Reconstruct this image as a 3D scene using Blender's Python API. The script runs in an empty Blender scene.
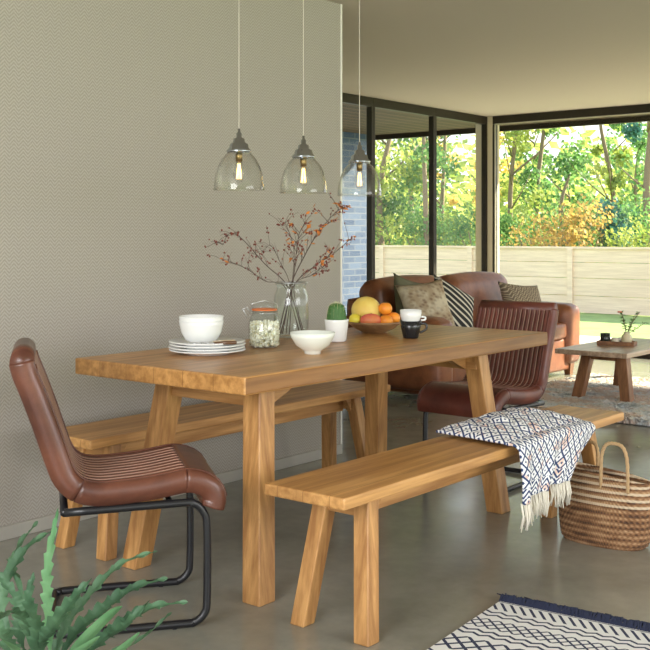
import bpy, bmesh, math, random
from mathutils import Vector, Matrix, noise
sc = bpy.context.scene
col = sc.collection
PI = math.pi
R = math.radians

# ---------------------------------------------------------------- camera
CF, CY0, CTH, CH = 1072.0, 234.6, 0.682, 1.213
cam_d = bpy.data.cameras.new('camera'); cam = bpy.data.objects.new('camera', cam_d); col.objects.link(cam)
cam.location = (0, 0, CH); cam.rotation_euler = (PI/2, 0, CTH - PI/2)
cam_d.sensor_width = 36; cam_d.lens = CF*36/650; cam_d.shift_x = 0
cam_d.shift_y = -(325 - CY0)/650
cam_d.clip_start = 0.05; cam_d.clip_end = 500
sc.camera = cam
# ---------------------------------------------------------------- world, sun, daylight fill lamps, exposure
w = bpy.data.worlds.new('world'); sc.world = w; w.use_nodes = True
wn = w.node_tree.nodes; wl = w.node_tree.links
bg = wn['Background']; bg.inputs[1].default_value = 1.0
tc = wn.new('ShaderNodeTexCoord'); sx = wn.new('ShaderNodeSeparateXYZ'); wl.new(tc.outputs['Generated'], sx.inputs[0])
cr = wn.new('ShaderNodeValToRGB'); wl.new(sx.outputs[2], cr.inputs[0])
cr.color_ramp.elements[0].position = 0.0; cr.color_ramp.elements[0].color = (1.0, 1.0, 0.98, 1)
cr.color_ramp.elements[1].position = 0.7; cr.color_ramp.elements[1].color = (0.66, 0.78, 1.0, 1)
wl.new(cr.outputs[0], bg.inputs[0])
sun_d = bpy.data.lights.new('sun', 'SUN'); sun = bpy.data.objects.new('sun', sun_d); col.objects.link(sun)
sun_d.energy = 9.0; sun_d.angle = R(1.5); sun_d.color = (1.0, 0.90, 0.68)
sun.rotation_euler = Vector((0.71, -0.45, 0.52)).to_track_quat('Z', 'Y').to_euler()
def area(name, loc, target, size, sizey, power, color):
    d = bpy.data.lights.new(name, 'AREA'); o = bpy.data.objects.new(name, d); col.objects.link(o)
    d.shape = 'RECTANGLE'; d.size = size; d.size_y = sizey; d.energy = power; d.color = color
    o.location = loc; o.rotation_euler = (Vector(loc) - Vector(target)).to_track_quat('Z', 'Y').to_euler()
area('daylight_fill_behind', (-1.4, 1.2, 1.9), (2.8, 2.6, 0.6), 2.2, 1.8, 74, (0.98, 0.98, 1.0))  # soft fill lamp added behind the camera for daylight from unseen windows
area('daylight_fill_side', (3.2, -2.6, 2.1), (3.6, 2.4, 0.5), 3.5, 1.8, 60, (0.98, 0.98, 1.0))  # second added fill lamp, daylight from the unseen right side
sc.view_settings.view_transform = 'Standard'; sc.view_settings.look = 'None'
sc.view_settings.gamma = 1; sc.view_settings.use_curve_mapping = False
sc.view_settings.exposure = 1.12

# ---------------------------------------------------------------- helpers
FW = Vector((math.cos(CTH), math.sin(CTH), 0)); RT = Vector((math.sin(CTH), -math.cos(CTH), 0))
def at(u, v, d):
    p = FW*d + RT*((u-325)*d/CF); p.z = CH - (v-CY0)*d/CF
    return p
def tag(o, label=None, cat=None, group=None, kind=None):
    if label: o['label'] = label
    if cat: o['category'] = cat
    if group: o['group'] = group
    if kind: o['kind'] = kind
    return o
def thing(name, label, cat, loc=(0,0,0), rz=0, group=None):
    o = bpy.data.objects.new(name, None); col.objects.link(o); o.empty_display_size = 0.1
    o.location = loc; o.rotation_euler = (0, 0, rz)
    return tag(o, label, cat, group)
class MB:
    def __init__(s): s.bm = bmesh.new()
    def box(s, c, size, M=None):
        c = Vector(c); hx, hy, hz = [k/2 for k in size]; vs = []
        for dx, dy, dz in ((-1,-1,-1),(1,-1,-1),(1,1,-1),(-1,1,-1),(-1,-1,1),(1,-1,1),(1,1,1),(-1,1,1)):
            p = Vector((dx*hx, dy*hy, dz*hz))
            if M: p = M @ p
            vs.append(s.bm.verts.new(c + p))
        for f in ((0,3,2,1),(4,5,6,7),(0,1,5,4),(1,2,6,5),(2,3,7,6),(3,0,4,7)): s.bm.faces.new([vs[i] for i in f])
        return s
    def bx(s, x0, x1, y0, y1, z0, z1): return s.box(((x0+x1)/2,(y0+y1)/2,(z0+z1)/2), (x1-x0,y1-y0,z1-z0))
    def hexa(s, bot, top):
        b = [s.bm.verts.new(p) for p in bot]; t = [s.bm.verts.new(p) for p in top]; n = len(b)
        s.bm.faces.new(b[::-1]); s.bm.faces.new(t)
        for i in range(n): s.bm.faces.new([b[i], b[(i+1)%n], t[(i+1)%n], t[i]])
        return s
    def tube(s, pts, r, seg=10, closed=False):
        pts = [Vector(p) for p in pts]; n = len(pts)
        rad = r if isinstance(r, (list, tuple)) else [r]*n
        rings = []; up = None
        for i, p in enumerate(pts):
            a = pts[(i-1) % n] if (closed or i > 0) else p
            b = pts[(i+1) % n] if (closed or i < n-1) else p
            t = (b-a).normalized()
            if up is None: up = t.orthogonal().normalized()
            up = (up - t*up.dot(t))
            if up.length < 1e-6: up = t.orthogonal()
            up.normalize(); q = t.cross(up)
            rings.append([s.bm.verts.new(p + (up*math.cos(2*PI*k/seg) + q*math.sin(2*PI*k/seg))*rad[i]) for k in range(seg)])
        for i in range(n if closed else n-1):
            A, B = rings[i], rings[(i+1) % n]
            for k in range(seg): s.bm.faces.new([A[k], A[(k+1)%seg], B[(k+1)%seg], B[k]])
        if not closed:
            s.bm.faces.new(rings[0][::-1]); s.bm.faces.new(rings[-1])
        return s
    def lathe(s, prof, seg=32, c=(0,0,0), sy=1.0, M=None):
        c = Vector(c); rings = []
        for r, z in prof:
            if r < 1e-5:
                p = Vector((0,0,z)); rings.append([s.bm.verts.new(c + (M @ p if M else p))])
            else:
                L = []
                for k in range(seg):
                    p = Vector((r*math.cos(2*PI*k/seg), sy*r*math.sin(2*PI*k/seg), z))
                    L.append(s.bm.verts.new(c + (M @ p if M else p)))
                rings.append(L)
        for A, B in zip(rings, rings[1:]):
            if len(A) == 1 and len(B) == 1: continue
            for k in range(seg):
                k2 = (k+1) % seg
                if len(A) == 1: s.bm.faces.new([A[0], B[k2], B[k]])
                elif len(B) == 1: s.bm.faces.new([A[k], A[k2], B[0]])
                else: s.bm.faces.new([A[k], A[k2], B[k2], B[k]])
        return s
    def soft(s, c, size, r=0.03, bulge=(0,0,0), n=10, M=None):
        """rounded, gently inflated box"""
        hx, hy, hz = [k/2 for k in size]; c = Vector(c); cache = {}
        def vert(i, j, k):
            key = (i, j, k)
            if key in cache: return cache[key]
            a, b, e = [2*q/n - 1 for q in key]
            p = Vector((a*hx, b*hy, e*hz))
            q = Vector((max(-hx+r, min(hx-r, p.x)), max(-hy+r, min(hy-r, p.y)), max(-hz+r, min(hz-r, p.z))))
            d = p - q
            if d.length > 1e-7: p = q + d.normalized()*r
            p.x += a*bulge[0]*(1-b*b)*(1-e*e); p.y += b*bulge[1]*(1-a*a)*(1-e*e); p.z += e*bulge[2]*(1-a*a)*(1-b*b)
            v = s.bm.verts.new(c + (M @ p if M else p)); cache[key] = v
            return v
        for i in range(n):
            for j in range(n):
                for q in (0, n):
                    for f in (lambda x, y: (x, y, q), lambda x, y: (x, q, y), lambda x, y: (q, x, y)):
                        s.bm.faces.new([vert(*f(i, j)), vert(*f(i+1, j)), vert(*f(i+1, j+1)), vert(*f(i, j+1))])
        return s
    def ball(s, c, r, seg=10, rings=6, sc_=(1,1,1)):
        pr = [(math.sin(PI*k/rings)*r, -math.cos(PI*k/rings)*r) for k in range(rings+1)]
        M = Matrix.Diagonal(Vector(sc_)).to_3x3()
        return s.lathe(pr, seg, c, 1.0, M)
    def build(s, name, m, parent=None, bevel=0, smooth=False, loc=None, norm=True, uvs=None):
        if norm: bmesh.ops.recalc_face_normals(s.bm, faces=s.bm.faces[:])
        me = bpy.data.meshes.new(name); s.bm.to_mesh(me); s.bm.free()
        if m: me.materials.append(m)
        o = bpy.data.objects.new(name, me); col.objects.link(o)
        if parent: o.parent = parent
        if loc: o.location = loc
        if smooth: me.polygons.foreach_set('use_smooth', [True]*len(me.polygons))
        if bevel:
            b = o.modifiers.new('bevel', 'BEVEL'); b.width = bevel; b.segments = 2; b.limit_method = 'ANGLE'; b.angle_limit = R(40)
        return o
def smooth_path(pts, n=8):
    pts = [Vector(p) for p in pts]; out = []
    for i in range(len(pts)-1):
        p0 = pts[max(i-1, 0)]; p1 = pts[i]; p2 = pts[i+1]; p3 = pts[min(i+2, len(pts)-1)]
        for k in range(n):
            t = k/n
            out.append(0.5*((2*p1) + (-p0+p2)*t + (2*p0-5*p1+4*p2-p3)*t*t + (-p0+3*p1-3*p2+p3)*t**3))
    out.append(pts[-1]); return out
def children(o, _c={}): return [c for c in bpy.data.objects if c.parent == o]
def copy_tree(o, parent=None):
    c = o.copy(); col.objects.link(c)
    if parent: c.parent = parent
    for ch in children(o): copy_tree(ch, c)
    return c

# ---------------------------------------------------------------- materials
def mat(name, color=(.5,.5,.5), rough=.5, metal=0, spec=.5, **kw):
    m = bpy.data.materials.new(name); m.use_nodes = True
    b = m.node_tree.nodes['Principled BSDF']
    b.inputs['Base Color'].default_value = (*color, 1); b.inputs['Roughness'].default_value = rough
    b.inputs['Metallic'].default_value = metal; b.inputs['Specular IOR Level'].default_value = spec
    for k, v in kw.items(): b.inputs[k].default_value = v
    return m
class N:
    """tiny node builder"""
    def __init__(s, m): s.m = m; s.t = m.node_tree; s.b = s.t.nodes['Principled BSDF']
    def n(s, ty, **kw):
        x = s.t.nodes.new(ty)
        for k, v in kw.items(): setattr(x, k, v)
        return x
    def l(s, a, b): s.t.links.new(a, b)
    def coord(s, kind='Object', scale=(1,1,1), rot=(0,0,0), loc=(0,0,0)):
        t = s.n('ShaderNodeTexCoord'); mp = s.n('ShaderNodeMapping')
        mp.inputs['Scale'].default_value = scale; mp.inputs['Rotation'].default_value = rot; mp.inputs['Location'].default_value = loc
        s.l(t.outputs[kind], mp.inputs[0]); return mp.outputs[0]
    def noise(s, vec, scale=5, detail=4, rough=.55):
        x = s.n('ShaderNodeTexNoise'); x.inputs['Scale'].default_value = scale; x.inputs['Detail'].default_value = detail; x.inputs['Roughness'].default_value = rough
        s.l(vec, x.inputs['Vector']); return x.outputs['Fac']
    def ramp(s, fac, stops):
        x = s.n('ShaderNodeValToRGB'); e = x.color_ramp.elements
        while len(e) < len(stops): e.new(0.5)
        for q, (p, c) in zip(e, stops): q.position = p; q.color = (*c, 1)
        s.l(fac, x.inputs[0]); return x.outputs[0]
    def mix(s, fac, a, b, mode='MIX'):
        x = s.n('ShaderNodeMix', data_type='RGBA', blend_type=mode)
        for sock, v in ((x.inputs[0], fac), (x.inputs[6], a), (x.inputs[7], b)):
            if hasattr(v, 'is_output'): s.l(v, sock)
            elif isinstance(v, (int, float)): sock.default_value = v
            else: sock.default_value = (*v, 1)
        return x.outputs[2]
    def math(s, op, a, b=None, c=None, clamp=False):
        x = s.n('ShaderNodeMath', operation=op, use_clamp=clamp)
        for i, v in enumerate((a, b, c)):
            if v is None: continue
            if hasattr(v, 'is_output'): s.l(v, x.inputs[i])
            else: x.inputs[i].default_value = v
        return x.outputs[0]
    def sep(s, vec):
        x = s.n('ShaderNodeSeparateXYZ'); s.l(vec, x.inputs[0]); return x.outputs
    def bump(s, h, strength=.3, dist=.01):
        x = s.n('ShaderNodeBump'); x.inputs['Strength'].default_value = strength; x.inputs['Distance'].default_value = dist
        s.l(h, x.inputs['Height']); s.l(x.outputs[0], s.b.inputs['Normal'])
    def color(s, c): s.l(c, s.b.inputs['Base Color'])
    def rough(s, c): s.l(c, s.b.inputs['Roughness'])

def oak(name, axis='x', light=(.60,.325,.118), dark=(.33,.15,.046), planks=None, rough=.42, endgrain=False):
    m = mat(name, light, rough); k = N(m)
    sc_ = {'x': (1.3, 22, 22), 'y': (22, 1.3, 22), 'z': (22, 22, 1.3)}[axis]
    v = k.coord(scale=sc_)
    f1 = k.noise(v, 1.6, 6, .6)
    v2 = k.coord(scale={'x': (.7,5,5), 'y': (5,.7,5), 'z': (5,5,.7)}[axis])
    f2 = k.noise(v2, 1.2, 3, .5)
    c = k.ramp(f1, [(.34, dark), (.50, tuple((a+b)/2 for a, b in zip(light, dark))), (.63, light)])
    c2 = k.ramp(f2, [(.3, (.78,.74,.68)), (.7, (1.12,1.12,1.10))])
    c = k.mix(.85, c, c2, 'MULTIPLY')
    if planks:
        br = k.n('ShaderNodeTexBrick'); br.offset = .37
        br.inputs['Scale'].default_value = 1; br.inputs['Mortar Size'].default_value = .0012
        br.inputs['Brick Width'].default_value = planks[1]; br.inputs['Row Height'].default_value = planks[0]
        br.inputs['Color1'].default_value = (.80,.78,.74,1); br.inputs['Color2'].default_value = (1.08,1.08,1.06,1); br.inputs['Mortar'].default_value = (.45,.38,.3,1)
        k.l(k.coord(), br.inputs['Vector']); c = k.mix(.9, c, br.outputs['Color'], 'MULTIPLY')
    k.color(c); k.bump(f1, .12, .002)
    return m
oak_x = oak('oak_along', 'x'); oak_y = oak('oak_across', 'y'); oak_z = oak('oak_upright', 'z')
oak_top = oak('oak_tabletop', 'x', (.60,.32,.115), (.36,.17,.052), (.14, 5.0), .36)
oak_bench = oak('oak_bench_top', 'x', (.64,.355,.132), (.40,.19,.060), (.10, 5.0), .4)
dk_x = oak('walnut_stained_along', 'x', (.36,.17,.08), (.17,.075,.035)); dk_z = oak('walnut_stained_upright', 'z', (.36,.17,.08), (.17,.075,.035))
dk_top = oak('weathered_wood_top', 'x', (.58,.43,.33), (.34,.23,.17), (.12, 4.0), .3)
def leather(name, base, dark, rough=.38):
    m = mat(name, base, rough); k = N(m); v = k.coord()
    f = k.noise(v, 7, 5, .6); k.color(k.ramp(f, [(.32, dark), (.66, base)]))
    f2 = k.noise(v, 160, 3, .6); k.bump(f2, .18, .002)
    return m
lea_near = leather('brown_leather', (.17,.060,.034), (.075,.026,.017), .32)
lea_far = leather('oxblood_leather', (.17,.045,.028), (.085,.022,.016))
lea_sofa = leather('tan_brown_leather', (.30,.11,.048), (.15,.052,.026), .36)
seam_m = mat('pale_waxed_stitching', (.34,.20,.145), .45)
black_metal = mat('black_powder_metal', (.012,.012,.014), .32)
chrome = mat('brushed_chrome', (.45,.48,.52), .10, 1)
steel = mat('steel_wire', (.5,.5,.5), .3, 1)
ceramic = mat('white_ceramic', (.80,.81,.80), .16)
cream_ceramic = mat('cream_white_ceramic', (.80,.84,.78), .2)
black_glaze = mat('black_glaze', (.015,.015,.017), .2)
glass = mat('clear_glass', (1,1,1), .0, **{'Transmission Weight': 1.0, 'IOR': 1.45})
def thin_glass(name, tint=(1,1,1), refl=1.0):
    m = bpy.data.materials.new(name); m.use_nodes = True; t = m.node_tree; t.nodes.clear()
    o = t.nodes.new('ShaderNodeOutputMaterial'); mx = t.nodes.new('ShaderNodeMixShader')
    a = t.nodes.new('ShaderNodeBsdfTransparent'); a.inputs[0].default_value = (*tint, 1)
    g = t.nodes.new('ShaderNodeBsdfGlossy'); g.inputs['Roughness'].default_value = .01
    f = t.nodes.new('ShaderNodeLayerWeight'); f.inputs[0].default_value = .5
    pw = t.nodes.new('ShaderNodeMath'); pw.operation = 'POWER'; pw.inputs[1].default_value = 4.0; t.links.new(f.outputs['Facing'], pw.inputs[0])
    mu = t.nodes.new('ShaderNodeMath'); mu.operation = 'MULTIPLY_ADD'; mu.inputs[1].default_value = refl; mu.inputs[2].default_value = .04*refl
    t.links.new(pw.outputs[0], mu.inputs[0]); t.links.new(mu.outputs[0], mx.inputs[0])
    t.links.new(a.outputs[0], mx.inputs[1]); t.links.new(g.outputs[0], mx.inputs[2]); t.links.new(mx.outputs[0], o.inputs[0])
    return m
pane_glass = thin_glass('window_glass', (.985,.99,.98), .2)
shade_glass = thin_glass('thin_shade_glass', (.975,.98,.97), 1.3)
jar_glass = thin_glass('thin_jar_glass', (.96,.98,.97), .7)
def emis(name, colr, st):
    m = mat(name, colr, .4); b = m.node_tree.nodes['Principled BSDF']
    b.inputs['Emission Color'].default_value = (*colr, 1); b.inputs['Emission Strength'].default_value = st; return m
filament = emis('glowing_filament', (1.0, .66, .16), 3)

# wall with a woven herringbone covering
m_wall = mat('herringbone_wallcovering', (.45,.41,.33), .85); k = N(m_wall)
s = k.sep(k.coord())
tri = k.math('PINGPONG', s[0], .022)
ph = k.math('ADD', k.math('MULTIPLY', s[2], 1.0), tri)
wv = k.math('SINE', k.math('MULTIPLY', ph, 2*PI/.0155))
fn = k.noise(k.coord(scale=(60,1,60)), 3, 3, .6)
fac = k.math('ADD', k.math('MULTIPLY', wv, .26), fn)
k.color(k.ramp(fac, [(.2, (.305,.279,.243)), (.8, (.435,.403,.350))])); k.bump(fac, .25, .003)
m_ceil = mat('ceiling_paint', (.50,.44,.375), .9)
m_plaster = mat('corner_plaster', (.66,.58,.42), .8)
m_litedge = mat('lit_edge_paint', (.82,.80,.74), .6)
m_base = mat('baseboard_paint', (.40,.38,.33), .6)
m_frame = mat('dark_bronze_frame', (.026,.020,.013), .45, spec=.3)
m_frame2 = mat('pale_inner_bead', (.45,.42,.33), .5)
# polished concrete
m_floor = mat('polished_concrete', (.3,.29,.23), .2, spec=.6); k = N(m_floor)
v = k.coord(); f1 = k.noise(v, 1.3, 6, .62); f2 = k.noise(v, 14, 5, .6)
c = k.ramp(f1, [(.3, (.20,.198,.160)), (.7, (.31,.305,.255))]); c = k.mix(.35, c, k.ramp(f2, [(.3,(.7,.7,.7)),(.7,(1.1,1.1,1.1))]), 'MULTIPLY')
k.color(c); k.rough(k.math('MULTIPLY_ADD', f1, .20, .09))
# outside
m_lawn = mat('mown_grass', (.2,.35,.06), .9); k = N(m_lawn); k.color(k.ramp(k.noise(k.coord(), 3, 6, .7), [(.3,(.15,.24,.07)),(.7,(.28,.38,.12))]))
m_patio = mat('pale_stone_patio', (.62,.60,.52), .8)
m_brick = mat('blue_grey_brick', (.25,.33,.45), .85); k = N(m_brick)  # blue-grey brick; blue of sky-lit shade is put into the colours too
br = k.n('ShaderNodeTexBrick'); br.inputs['Scale'].default_value = 1; br.inputs['Brick Width'].default_value = .23; br.inputs['Row Height'].default_value = .078
br.inputs['Mortar Size'].default_value = .007; br.inputs['Color1'].default_value = (.028,.055,.12,1); br.inputs['Color2'].default_value = (.075,.115,.20,1); br.inputs['Mortar'].default_value = (.12,.145,.19,1)
k.l(k.coord(rot=(PI/2,0,0)), br.inputs['Vector']); k.color(br.outputs[0])
m_soffit = mat('brown_slatted_soffit', (.2,.13,.06), .7); k = N(m_soffit)
s = k.sep(k.coord()); a = k.math('PINGPONG', s[1], .09); k.color(k.ramp(k.math('MULTIPLY', a, 11.0), [(.08,(.13,.09,.05)),(.14,(.06,.036,.018)),(.9,(.04,.024,.012))]))
def fence_mat():
    m = mat('bleached_fence_board', (.75,.66,.47), .8); k = N(m)
    k.color(k.ramp(k.noise(k.coord(scale=(20,1.2,20)), 1.5, 4, .6), [(.3,(.72,.55,.42)),(.7,(.90,.72,.56))])); return m
m_fence = fence_mat()
def leafmat(name, a, b, trans=.55):
    m = mat(name, a, .6); k = N(m)
    c = k.ramp(k.noise(k.coord(), 2.3, 4, .7), [(.35, a), (.65, b)])
    k.color(c); t = k.t
    tr = k.n('ShaderNodeBsdfTranslucent'); k.l(c, tr.inputs[0]); mx = k.n('ShaderNodeMixShader'); mx.inputs[0].default_value = trans
    out = [x for x in t.nodes if x.type == 'OUTPUT_MATERIAL'][0]
    k.l(k.b.outputs[0], mx.inputs[1]); k.l(tr.outputs[0], mx.inputs[2]); k.l(mx.outputs[0], out.inputs[0]); return m
lf_green = leafmat('mid_green_leaves', (.07,.21,.06), (.24,.40,.12))
lf_yellow = leafmat('yellow_green_leaves', (.22,.33,.06), (.52,.56,.15))
lf_gold = leafmat('golden_leaves', (.55,.40,.07), (.85,.66,.22))
lf_dark = leafmat('deep_green_leaves', (.05,.14,.05), (.14,.26,.08))
lf_teal = leafmat('blue_green_needles', (.04,.17,.13), (.12,.30,.22), .3)
lf_orange = leafmat('rusty_orange_leaves', (.38,.24,.06), (.62,.47,.14))
bark = mat('grey_brown_bark', (.22,.17,.11), .9)

# ---------------------------------------------------------------- structure
WY, WX, ZC, LWY, LWX = 5.98, 10.15, 2.49, 3.68, 4.667
def struct(mb, name, m, **kw): return tag(mb.build(name, m, **kw), kind='structure')
struct(MB().bx(-2.5, WX+.06, -4.0, WY+.06, -.15, 0), 'floor', m_floor)
struct(MB().bx(-2.5, WX+.06, -4.0, WY+.06, ZC, ZC+.2), 'ceiling', m_ceil)
struct(MB().bx(-2.5, LWX, LWY, LWY+.14, 0, ZC), 'wall_left', m_wall)
struct(MB().bx(LWX, LWX+.012, LWY-.004, LWY+.14, 0, ZC), 'trim_lit_edge', m_litedge)  # pale strip added to stand for the window-lit end of the wall
struct(MB().bx(-2.5, LWX, LWY-.015, LWY, 0, .055), 'baseboard_left', m_base, bevel=.003)
struct(MB().bx(3.3, 5.95, WY, WY+.12, 0, ZC), 'wall_far_left', m_plaster)
struct(MB().bx(3.3, 3.42, LWY+.14, WY, 0, ZC), 'wall_recess', m_plaster)
struct(MB().bx(WX-.03, WX+.12, WY-.09, WY+.12, 0, ZC), 'trim_2', m_plaster)
def window(n, p0, p1, horiz, gap=0):
    """one glazed bay from p0 to p1 along x (horiz) or along y"""
    a, b = p0, p1; fr = MB(); t = .03; de = .03
    def bb(s0, s1, z0, z1, d0=-de, d1=de):
        if horiz: fr.bx(s0, s1, WY+d0, WY+d1, z0, z1)
        else: fr.bx(WX+d0, WX+d1, s0, s1, z0, z1)
    bb(a, b, ZC-.085, ZC); bb(a, b, 0, .05); bb(a, a+t, .05, ZC-.085); bb(b-t, b, .05, ZC-.085)
    o = struct(fr, 'window_%d' % n, m_frame, bevel=.004)
    g = MB()
    if horiz: g.bx(a+t, b-t, WY-.004, WY+.004, .05, ZC-.085)
    else: g.bx(WX-.004, WX+.004, a+t, b-t, .05, ZC-.085)
    g.build('pane', pane_glass, o)
    bd = MB(); q = .012
    if not horiz:
        bd.bx(WX-de-.006, WX-de+.006, b-t-q, b-t+.004, .05, ZC-.085).bx(WX-de-.006, WX-de+.006, a+t, b-t, ZC-.085-q, ZC-.083)
        bd.build('glazing_bead', m_frame2, o)
window(1, 5.95, 7.0, True); window(2, 7.0, 8.045, True); window(3, 8.045, 9.09, True); window(4, 9.09, WX-.03, True)
window(5, 2.6, WY-.09, False); window(6, -.6, 2.6, False); window(7, -4.0, -.6, False)
# outside: terrace, lawn, roof, brick
struct(MB().bx(WX+.06, WX+2.0, -8, 9.5, -.12, -.02).bx(3.3, WX+.06, WY+.12, 9.5, -.12, -.02), 'patio', m_patio)
struct(MB().bx(-60, 110, -90, 110, -.35, -.13), 'lawn', m_lawn)
struct(MB().bx(3.3, 11.1, WY+.12, 9.3, ZC, ZC+.2).bx(WX+.12, 11.1, -4.5, WY+.12, ZC, ZC+.2), 'roof_soffit', m_soffit)
struct(MB().bx(11.1, 11.16, -4.5, 9.36, ZC-.06, ZC+.22), 'roof_fascia', m_frame)
struct(MB().bx(5.5, 11.12, 8.2, 8.45, -.12, ZC), 'wall_outside', m_brick)

# fence: posts and boards
fe = thing('garden_fence', 'low bleached timber fence of wide horizontal boards beyond the lawn', 'fence', (17, 5, -.13))
for i, (z0, z1) in enumerate(((.01,.295),(.303,.595),(.603,.865),(.873,1.10))):
    MB().bx(-.012, .012, -13, 17, z0, z1).build('board', m_fence, fe)
MB().bx(-.04, .04, -13, 17, 1.10, 1.135).build('top_rail', m_fence, fe)
for y in range(-12, 18, 2): MB().bx(-.05, -.012, y-.7, y-.6, 0, 1.10).build('post', m_fence, fe)

# ---------------------------------------------------------------- trees
def crown_mesh(seed, rx, rz, n, leaf, blobs=14, conifer=False):
    rnd = random.Random(seed); bm = bmesh.new(); cen = []
    for i in range(blobs):
        a = rnd.uniform(0, 2*PI); h = rnd.uniform(-1, 1); rr = math.sqrt(max(0, 1-h*h*.8))*rnd.uniform(.25, .85)
        if conifer: rr = (1-(h+1)/2)*.9+.05
        cen.append((Vector((math.cos(a)*rr*rx, math.sin(a)*rr*rx, h*rz)), rnd.uniform(.25,.45)*rx*(.6 if conifer else 1)))
    for i in range(n):
        c, r = rnd.choice(cen)
        p = c + Vector((rnd.gauss(0,1), rnd.gauss(0,1), rnd.gauss(0,1)*.8)).normalized()*r*rnd.uniform(.35,1.1)
        q = Vector((rnd.gauss(0,1), rnd.gauss(0,1), rnd.gauss(0,1))).normalized(); t = q.orthogonal().normalized(); b = q.cross(t)
        L = leaf*rnd.uniform(.6,1.3)
        vs = [bm.verts.new(p+x) for x in (-t*L*.5, b*L*.28, t*L*.5, -b*L*.28)]
        bm.faces.new(vs)
    me = bpy.data.meshes.new('foliage'); bm.to_mesh(me); bm.free(); return me
def trunk_mb(h, r, seed, zt):
    rnd = random.Random(seed); mb = MB()
    pts = smooth_path([(0,0,-.1), (rnd.uniform(-.15,.15), rnd.uniform(-.15,.15), h*.4), (rnd.uniform(-.3,.3), rnd.uniform(-.3,.3), h*.75), (0,0,h)], 4)
    mb.tube(pts, [r*(1-.75*i/(len(pts)-1)) for i in range(len(pts))], 7)
    for i in range(7):
        z = h*rnd.uniform(.35,.85); a = rnd.uniform(0, 2*PI); L = rnd.uniform(.5,1.3)
        mb.tube([(0,0,z), (math.cos(a)*L*.5, math.sin(a)*L*.5, z+L*.4), (math.cos(a)*L, math.sin(a)*L, z+L*.9)], [r*.28, r*.18, r*.06], 5)
    return mb
LM = {'green': lf_green, 'yellow': lf_yellow, 'gold': lf_gold, 'dark': lf_dark, 'teal': lf_teal, 'orange': lf_orange}
# (u, distance, crown centre z, radius x, radius z, leaves, kind, label)
trees = [
 (350, 26, 4.0, 2.2, 3.6, 2600, 'yellow', 'yellow-green tree partly behind the blue-grey brick wall'),
 (386, 24, 3.6, 1.3, 3.4, 2600, 'yellow', 'light yellow-green tree just right of the first dark mullion'),
 (412, 30, 4.0, 1.8, 4.0, 3000, 'dark', 'deep green tree in the middle of the second tall window'),
 (428, 23, 3.2, .9, 3.0, 1500, 'green', 'slim mid-green tree against the second mullion'),
 (440, 31, 3.4, .6, 3.6, 1600, 'gold', 'golden-leaved tree filling the left of the third tall window'),
 (490, 27, 4.2, .75, 3.8, 1500, 'gold', 'golden tree beside the room corner post'),
 (512, 24, 3.5, 1.0, 3.4, 1600, 'yellow', 'yellow-green tree at the left edge of the wide window'),
 (534, 28, 4.0, .9, 3.4, 2400, 'green', 'mid-green spreading tree left of the bright gap'),
 (570, 26, 1.9, 1.2, 1.5, 2200, 'green', 'low mid-green tree below the bright gap in the crowns'),
 (612, 25, 3.6, .55, 3.4, 1500, 'yellow', 'slender yellow-green tree with a visible trunk right of the bright gap'),
 (634, 31, 3.8, .9, 3.8, 2200, 'green', 'mid-green tree behind the slender one at the right'),
 (648, 21, 3.4, 1.15, 3.6, 4200, 'teal', 'dark blue-green conifer at the right edge of the wide window'),
 (705, 24, 3.8, 2.2, 3.6, 3000, 'green', 'green tree beyond the right end of the view'),
]
for i, (u, d, zc, rx, rz, n, kd, lab) in enumerate(trees):
    p = at(u, 300, d)
    t = thing('conifer_tree' if kd == 'teal' else 'garden_tree', lab, 'tree', (p.x, p.y, -.13))
    o = bpy.data.objects.new('foliage', crown_mesh(100+i, rx, rz, int(n*1.5), .135 if kd != 'teal' else .12, 26, kd == 'teal')); col.objects.link(o)
    o.data.materials.append(LM[kd]); o.parent = t; o.location = (0, 0, zc); tag(o, kind='stuff')
    trunk_mb(zc+rz*.6, .075+.015*(i % 3), i, zc).build('trunk', bark, t, smooth=True)
shrubs = [
 (365, 20.5, 1.0, 'green', 'green shrub behind the fence near the brick wall'),
 (398, 21, 1.1, 'dark', 'deep green shrub below the light yellow-green tree'),
 (425, 20.3, .9, 'green', 'mid-green shrub behind the second mullion'),
 (455, 21, .8, 'yellow', 'yellow-green shrub under the golden tree'),
 (480, 20.2, 1.0, 'green', 'green shrub beside the corner post'),
 (515, 20.5, .85, 'green', 'green shrub at the left end of the wide window'),
 (540, 19.8, .95, 'orange', 'rusty orange shrub behind the fence, left one of two'),
 (563, 20.6, .9, 'yellow', 'yellow shrub between the two rusty orange shrubs'),
 (588, 19.6, .9, 'orange', 'rusty orange shrub behind the fence, right one of two'),
 (610, 20.6, 1.05, 'dark', 'deep green shrub left of the conifer'),
 (636, 19.0, .8, 'yellow', 'yellow-green shrub in front of the conifer'),
 (668, 19.5, 1.0, 'green', 'green shrub at the far right behind the fence')]
for i, (u, d, r_, kd, lab) in enumerate(shrubs):
    d = (d-1.0)/(.776+.63*(u-325)/CF); p = at(u, 300, d)
    t = thing('garden_shrub', lab, 'shrub', (p.x, p.y, -.13))
    o = bpy.data.objects.new('foliage', crown_mesh(300+i, r_*1.05, r_, 2600, .085, 16)); col.objects.link(o)
    o.data.materials.append(LM[kd]); o.parent = t; o.location = (0, 0, r_*.95); tag(o, kind='stuff')
    mb = MB()
    for q in range(4): mb.tube([(0,0,-.05), (math.cos(q*1.6)*.2, math.sin(q*1.6)*.2, r_*.8), (math.cos(q*1.6)*.5*r_, math.sin(q*1.6)*.5*r_, r_*1.4)], [.03,.02,.01], 5)
    mb.build('stem', bark, t)
bmh = MB()
o = bpy.data.objects.new('distant_woodland', crown_mesh(900, 14, 2.2, 16000, .5, 60)); col.objects.link(o)
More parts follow.
